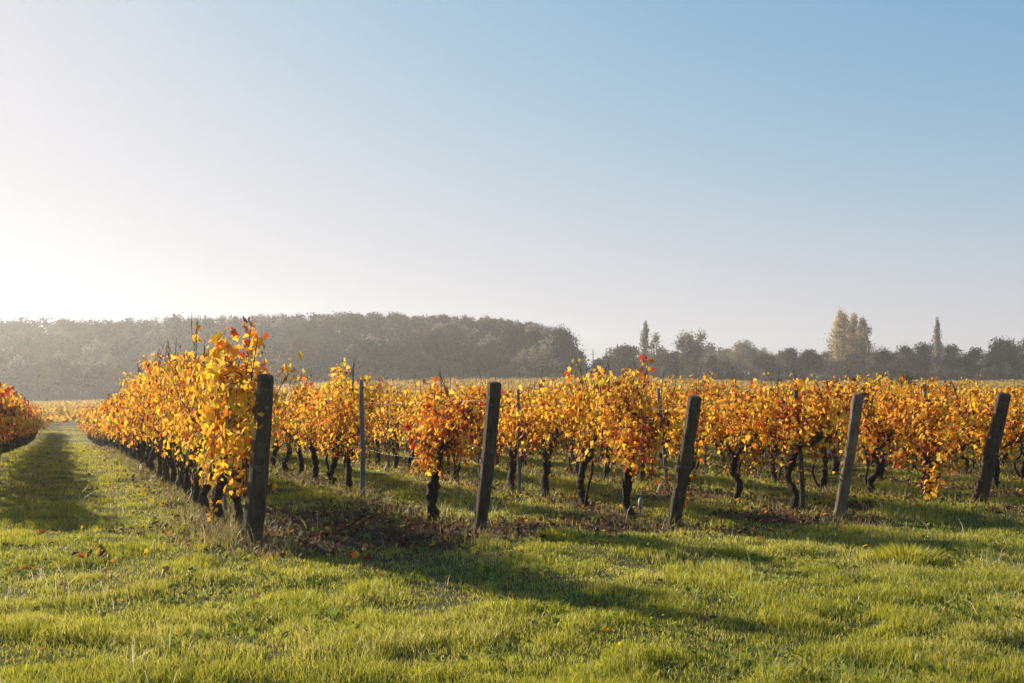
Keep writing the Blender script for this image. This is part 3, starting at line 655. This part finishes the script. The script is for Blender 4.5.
# ------------------------------------------------------------------ trees
def tree_arrays(r, H, W, kind, c0, c1, n, ls):
    """returns limbs (Tubes) and foliage arrays, base at origin"""
    tb = Tubes(); th = H * {'round': .28, 'poplar': .12, 'fan': .30, 'loose': .25, 'bush': .05}[kind]
    tr = max(.09, H * .018)
    P = spline([(0, 0, -.3), (r.normal(0, .02) * H, 0, H * .2), (r.normal(0, .03) * H, r.normal(0, .02) * H, H * .5), (r.normal(0, .02) * H, 0, H * (.86 if kind == 'poplar' else .72 if kind != 'bush' else .5))], 10)
    tb.add(P, np.linspace(tr * 1.3, tr * .15, 10), 6, .2, r)
    lobes = []
    nl = {'round': 13, 'poplar': 16, 'fan': 22, 'loose': 12, 'bush': 9}[kind]
    for q in range(nl):
        f = (q + .5) / nl
        if kind == 'poplar': z = th + (H * .96 - th) * f; rr = W * .5 * (.35 + .65 * sin(pi * min(1, f * .9 + .12))); a = r.random() * 2 * pi; c = np.array([cos(a) * rr * .35, sin(a) * rr * .35, z]); rad = np.array([rr * .8, rr * .8, H * .10])
        elif kind == 'fan': a = r.random() * 2 * pi; z = H * (.36 + .53 * f); k_ = W * .5 * (.35 + .5 * f) * math.sqrt(r.random()) * 1.1; c = np.array([cos(a) * k_, sin(a) * k_, z]); rad = np.array([W * .19, W * .19, H * .12]) * (.7 + .5 * r.random())
        else:
            a = r.random() * 2 * pi; zf = r.random()**.8; env = math.sqrt(max(.05, 1 - (zf * 1.0)**2.2)); k_ = W * .5 * env * math.sqrt(r.random()) * .72
            zlo = .35 if kind != 'bush' else .2
            c = np.array([cos(a) * k_, sin(a) * k_, H * (zlo + (.86 - zlo) * zf)]); rad = np.array([W * .19, W * .19, H * .13]) * (.8 + .5 * r.random())
        lobes.append((c, rad))
        i_ = int(np.clip((c[2] / H) * 9 * .6, 1, 8)); p = P[i_]; mid_ = (p + c) / 2 + r.normal(0, .03 * W, 3)
        tb.add(spline([p, mid_, c], 6), np.linspace(tr * .42, tr * .1, 6), 5, .2, r, cap=False)
        for e in range(3 if kind in ('fan', 'loose', 'poplar') else 1):
            tp_ = c + np.clip(r.normal(0, 1, 3), -1, 1) * rad * .8 + [0, 0, rad[2] * .5]; tb.add([mid_ * .3 + c * .7, (c + tp_) / 2, tp_], [tr * .13, tr * .08, tr * .04], 4, 0, r, cap=False)
    per = n // nl; cs = []; ns = []; cc = []
    for (c, rad) in lobes:
        d = r.normal(0, 1, (per, 3)); d /= np.linalg.norm(d, axis=1)[:, None]; q = r.random(per)**.45
        pts = c + d * rad * q[:, None] * (1 + (.28 if kind in ('fan', 'loose') else .16) * r.normal(0, 1, (per, 1))); cs.append(pts); ns.append(d + r.normal(0, .6, (per, 3)))
        m_ = r.random(); cc.append(np.tile(np.array(c0) * (1 - m_) + np.array(c1) * m_, (per, 1)) * (.75 + .5 * r.random((per, 1))))
    cs = np.concatenate(cs); ns = np.concatenate(ns); cc = np.concatenate(cc)
    cs[:, 2] = np.maximum(cs[:, 2], .1)
    return tb, leaves_arrays(cs, ns, r.normal(0, 1, (len(cs), 3)), ls * (.6 + .8 * r.random(len(cs))), cc, LEAF1)
def ztop(py, Y): return CAMZ + (HOR - py) / FPX * Y
OL = ((.026, .032, .014), (.055, .052, .024)); BR = ((.042, .034, .020), (.075, .056, .030)); GD = ((.46, .35, .17), (.60, .47, .24)); PB = ((.24, .20, .13), (.36, .29, .18)); DG = ((.018, .026, .013), (.035, .040, .018))
TR = [  # px, top row, width px, kind, Y, colours, n, label
 (560, 324, 46, 'round', 229, DG, 2600, 'large dark broad tree ending the wooded hill on its right'),
 (536, 327, 34, 'round', 231, DG, 1800, 'dark round tree just left of the last tree of the wood'),
 (515, 322, 34, 'round', 240, OL, 1500, 'olive tree on the skyline near the right end of the wood'),
 (601, 358, 30, 'bush', 250, OL, 900, 'low tree in the skyline gap right of the wooded hill'),
 (626, 343, 50, 'round', 236, BR, 2600, 'wide rounded brownish tree right of the skyline gap'),
 (645, 322, 13, 'poplar', 238, PB, 900, 'slim pale poplar, left one of a close pair'),
 (657, 328, 19, 'loose', 234, PB, 800, 'loose half bare tree right beside the slim pale poplar'),
 (672, 349, 34, 'round', 238, BR, 1400, 'low brown tree between the loose tree and the fan shaped tree'),
 (690, 330, 31, 'fan', 232, PB, 1500, 'pale half bare tree with an open fan shaped crown'),
 (713, 350, 18, 'bush', 236, DG, 700, 'small dark tree right of the fan shaped tree'),
 (730, 357, 40, 'bush', 231, OL, 1300, 'low spreading olive bush below the pale rounded tree'),
 (741, 339, 46, 'round', 262, PB, 2000, 'pale greyish rounded tree standing farther back'),
 (764, 352, 32, 'round', 240, OL, 1200, 'dull green low tree left of the reddish topped tree'),
 (788, 343, 36, 'round', 240, BR, 1600, 'reddish brown topped tree midway along the right tree line'),
 (813, 348, 34, 'round', 238, OL, 1400, 'olive round tree just left of the golden poplars'),
 (841, 311, 15, 'poplar', 236, GD, 1300, 'tallest golden poplar, left one of the three'),
 (853, 315, 15, 'poplar', 238, GD, 1300, 'golden poplar in the middle of the three'),
 (864, 319, 14, 'poplar', 236, GD, 1100, 'golden poplar, right one of the three'),
 (849, 347, 42, 'bush', 234, PB, 1800, 'pale tan bushy growth at the foot of the golden poplars'),
 (884, 347, 34, 'round', 240, OL, 1300, 'dark olive tree just right of the golden poplars'),
 (904, 343, 34, 'round', 246, BR, 1300, 'brownish round tree between the golden poplars and the lone poplar'),
 (923, 341, 32, 'round', 240, OL, 1300, 'olive round tree just left of the lone slim poplar'),
 (937, 319, 11, 'poplar', 242, PB, 900, 'lone slim grey poplar towards the right edge'),
 (952, 344, 32, 'round', 240, BR, 1300, 'brown round tree just right of the lone slim poplar'),
 (976, 346, 34, 'round', 238, OL, 1400, 'olive tree left of the big round tree at the right edge'),
 (999, 335, 44, 'round', 236, BR, 2400, 'big round brown grey tree close to the right edge'),
 (1028, 333, 46, 'round', 238, OL, 2000, 'rounded tree cut off by the right edge of the view'),
 (906, 371, 28, 'bush', 84, ((.13, .13, .05), (.22, .18, .07)), 1500, 'round olive bush rising among the vines near the pale post'),
 (145, 352, 26, 'round', 236, PB, 900, 'pale tree low on the wooded hillside at the far left'),
 (240, 350, 30, 'round', 238, PB, 900, 'pale yellowish tree on the wooded hillside above the track side row'),
]
rt = np.random.default_rng(77)
for (px, py, wpx, kind, Y, cc, n, lab) in TR:
    x = (px - 512) / FPX * Y; z = hz(x, Y); H = ztop(py, Y) - z; W = wpx / FPX * Y
    if 'hillside' in lab: H = W * 1.1; 
    if kind == 'poplar': n = int(n * (2.2 if cc is GD else 1.1)); W *= (1.8 if cc is GD else 1.05)
    if kind == 'fan': n = int(n * 1.6)
    tb, (V, F, K) = tree_arrays(rt, H, W * 1.05, kind, cc[0], cc[1], int(n * 1.9), .34 if Y > 150 else .15)
    root = empty('poplar_tree' if kind == 'poplar' else 'bush' if Y < 100 else 'tree', (x, Y, z)); tag(root, lab, 'bush' if Y < 100 else 'tree', None if Y < 100 else 'trees beyond the vineyard')
    link('trunk', tb.mesh('tree_trunk'), M_TBARK, root); link('crown', mk_mesh('tree_crown', V, F, K), M_TLEAF, root)

# woods reading as one mass: crowns massed on the hill
def wood(name, label, pts, src):
    pl = [(x, y, z, random.random() * 6.28, s, random.randrange(len(src))) for (x, y, z, s) in pts]
    return merge_copies(name, src, pl, M_TLEAF, label, 'woodland')
RB = ((.085, .05, .025), (.12, .07, .035)); YB = ((.10, .09, .035), (.15, .12, .05))
wsrc = []
for q in range(9):
    cc = [OL, BR, OL, RB, DG, OL, BR, YB, PB][q]
    tb, arr = tree_arrays(rt, 9.0, 7.5, ['round', 'round', 'bush', 'round', 'loose', 'round', 'bush', 'round', 'round'][q], cc[0], cc[1], 1250, .44)
    tv = np.concatenate(tb.V); tq = np.concatenate(tb.Q); wsrc.append((np.vstack([arr[0], tv]), arr[1] + [tq + len(arr[0])], np.vstack([arr[2], np.tile([[.045, .038, .03]], (len(tv), 1))])))
SKX = [-.7, -.51, -.40, -.31, -.22, -.12, -.07, -.02, .02, .045, .06, .075]; SKY_ = [316, 318, 319, 316, 313, 311, 314, 317, 322, 330, 345, 365]
pts = []
for Y in np.arange(226, 318, 6.5):
    for x in np.arange(-.66 * Y, .068 * Y, 6.2):
        xx = x + rt.normal(0, 1.6); yy = Y + rt.normal(0, 1.6)
        if xx / yy > .066: continue
        z = hz(xx, yy); top = ztop(np.interp(xx / yy, SKX, SKY_) + rt.normal(0, 1.2), yy); H = min(top - z, 9.8 + rt.normal(0, 1.1))
        if H < 2.5: continue
        if Y > 300: H = top - z
        pts.append((xx, yy, z, min(H, 14) / 9.0))
wood('woodland', 'hazy brown green woodland covering the hill at left', pts, wsrc)
pts = []
for Y in np.arange(300, 420, 8):
    for x in np.arange(.11 * Y, .62 * Y, 7.5):
        xx = x + rt.normal(0, 2); yy = Y + rt.normal(0, 2); z = hz(xx, yy); pts.append((xx, yy, z, 1.0 + .5 * (vnoise(xx, yy, 40, 8) - .5) + rt.normal(0, .15)))
wood('distant_woodland', 'faint distant woodland behind the right tree line', pts, wsrc)
pts = []
for Y in np.arange(228, 266, 4.5):
    for x in np.arange(.075 * Y, .60 * Y, 2.6):
        xx = x + rt.normal(0, 1.2); yy = Y + rt.normal(0, 1.5); pts.append((xx, yy, hz(xx, yy) - .3, .30 + rt.normal(0, .07) + (Y > 238) * .08))
wood('undergrowth', 'dark undergrowth filling the foot of the right tree line', pts, wsrc)

# faint mast in the gap of the skyline
Y = 330; x = (593 - 512) / FPX * Y; z = hz(x, Y); Hm = ztop(349, Y) - z
ms_ = empty('mast', (x, Y, z)); tag(ms_, 'faint thin mast in the skyline gap right of the wooded hill', 'mast')
tb = Tubes(); tb.add([(0, 0, -.3), (0, 0, Hm * .5), (0, 0, Hm)], [.22, .17, .12], 8, 0); link('pole', tb.mesh('mast_pole'), M_STAKE, ms_)
tb = Tubes(); tb.add([(-.8, 0, Hm * .86), (0, 0, Hm * .86), (.8, 0, Hm * .86)], .07, 6, 0); link('crossarm', tb.mesh('mast_crossarm'), M_STAKE, ms_)
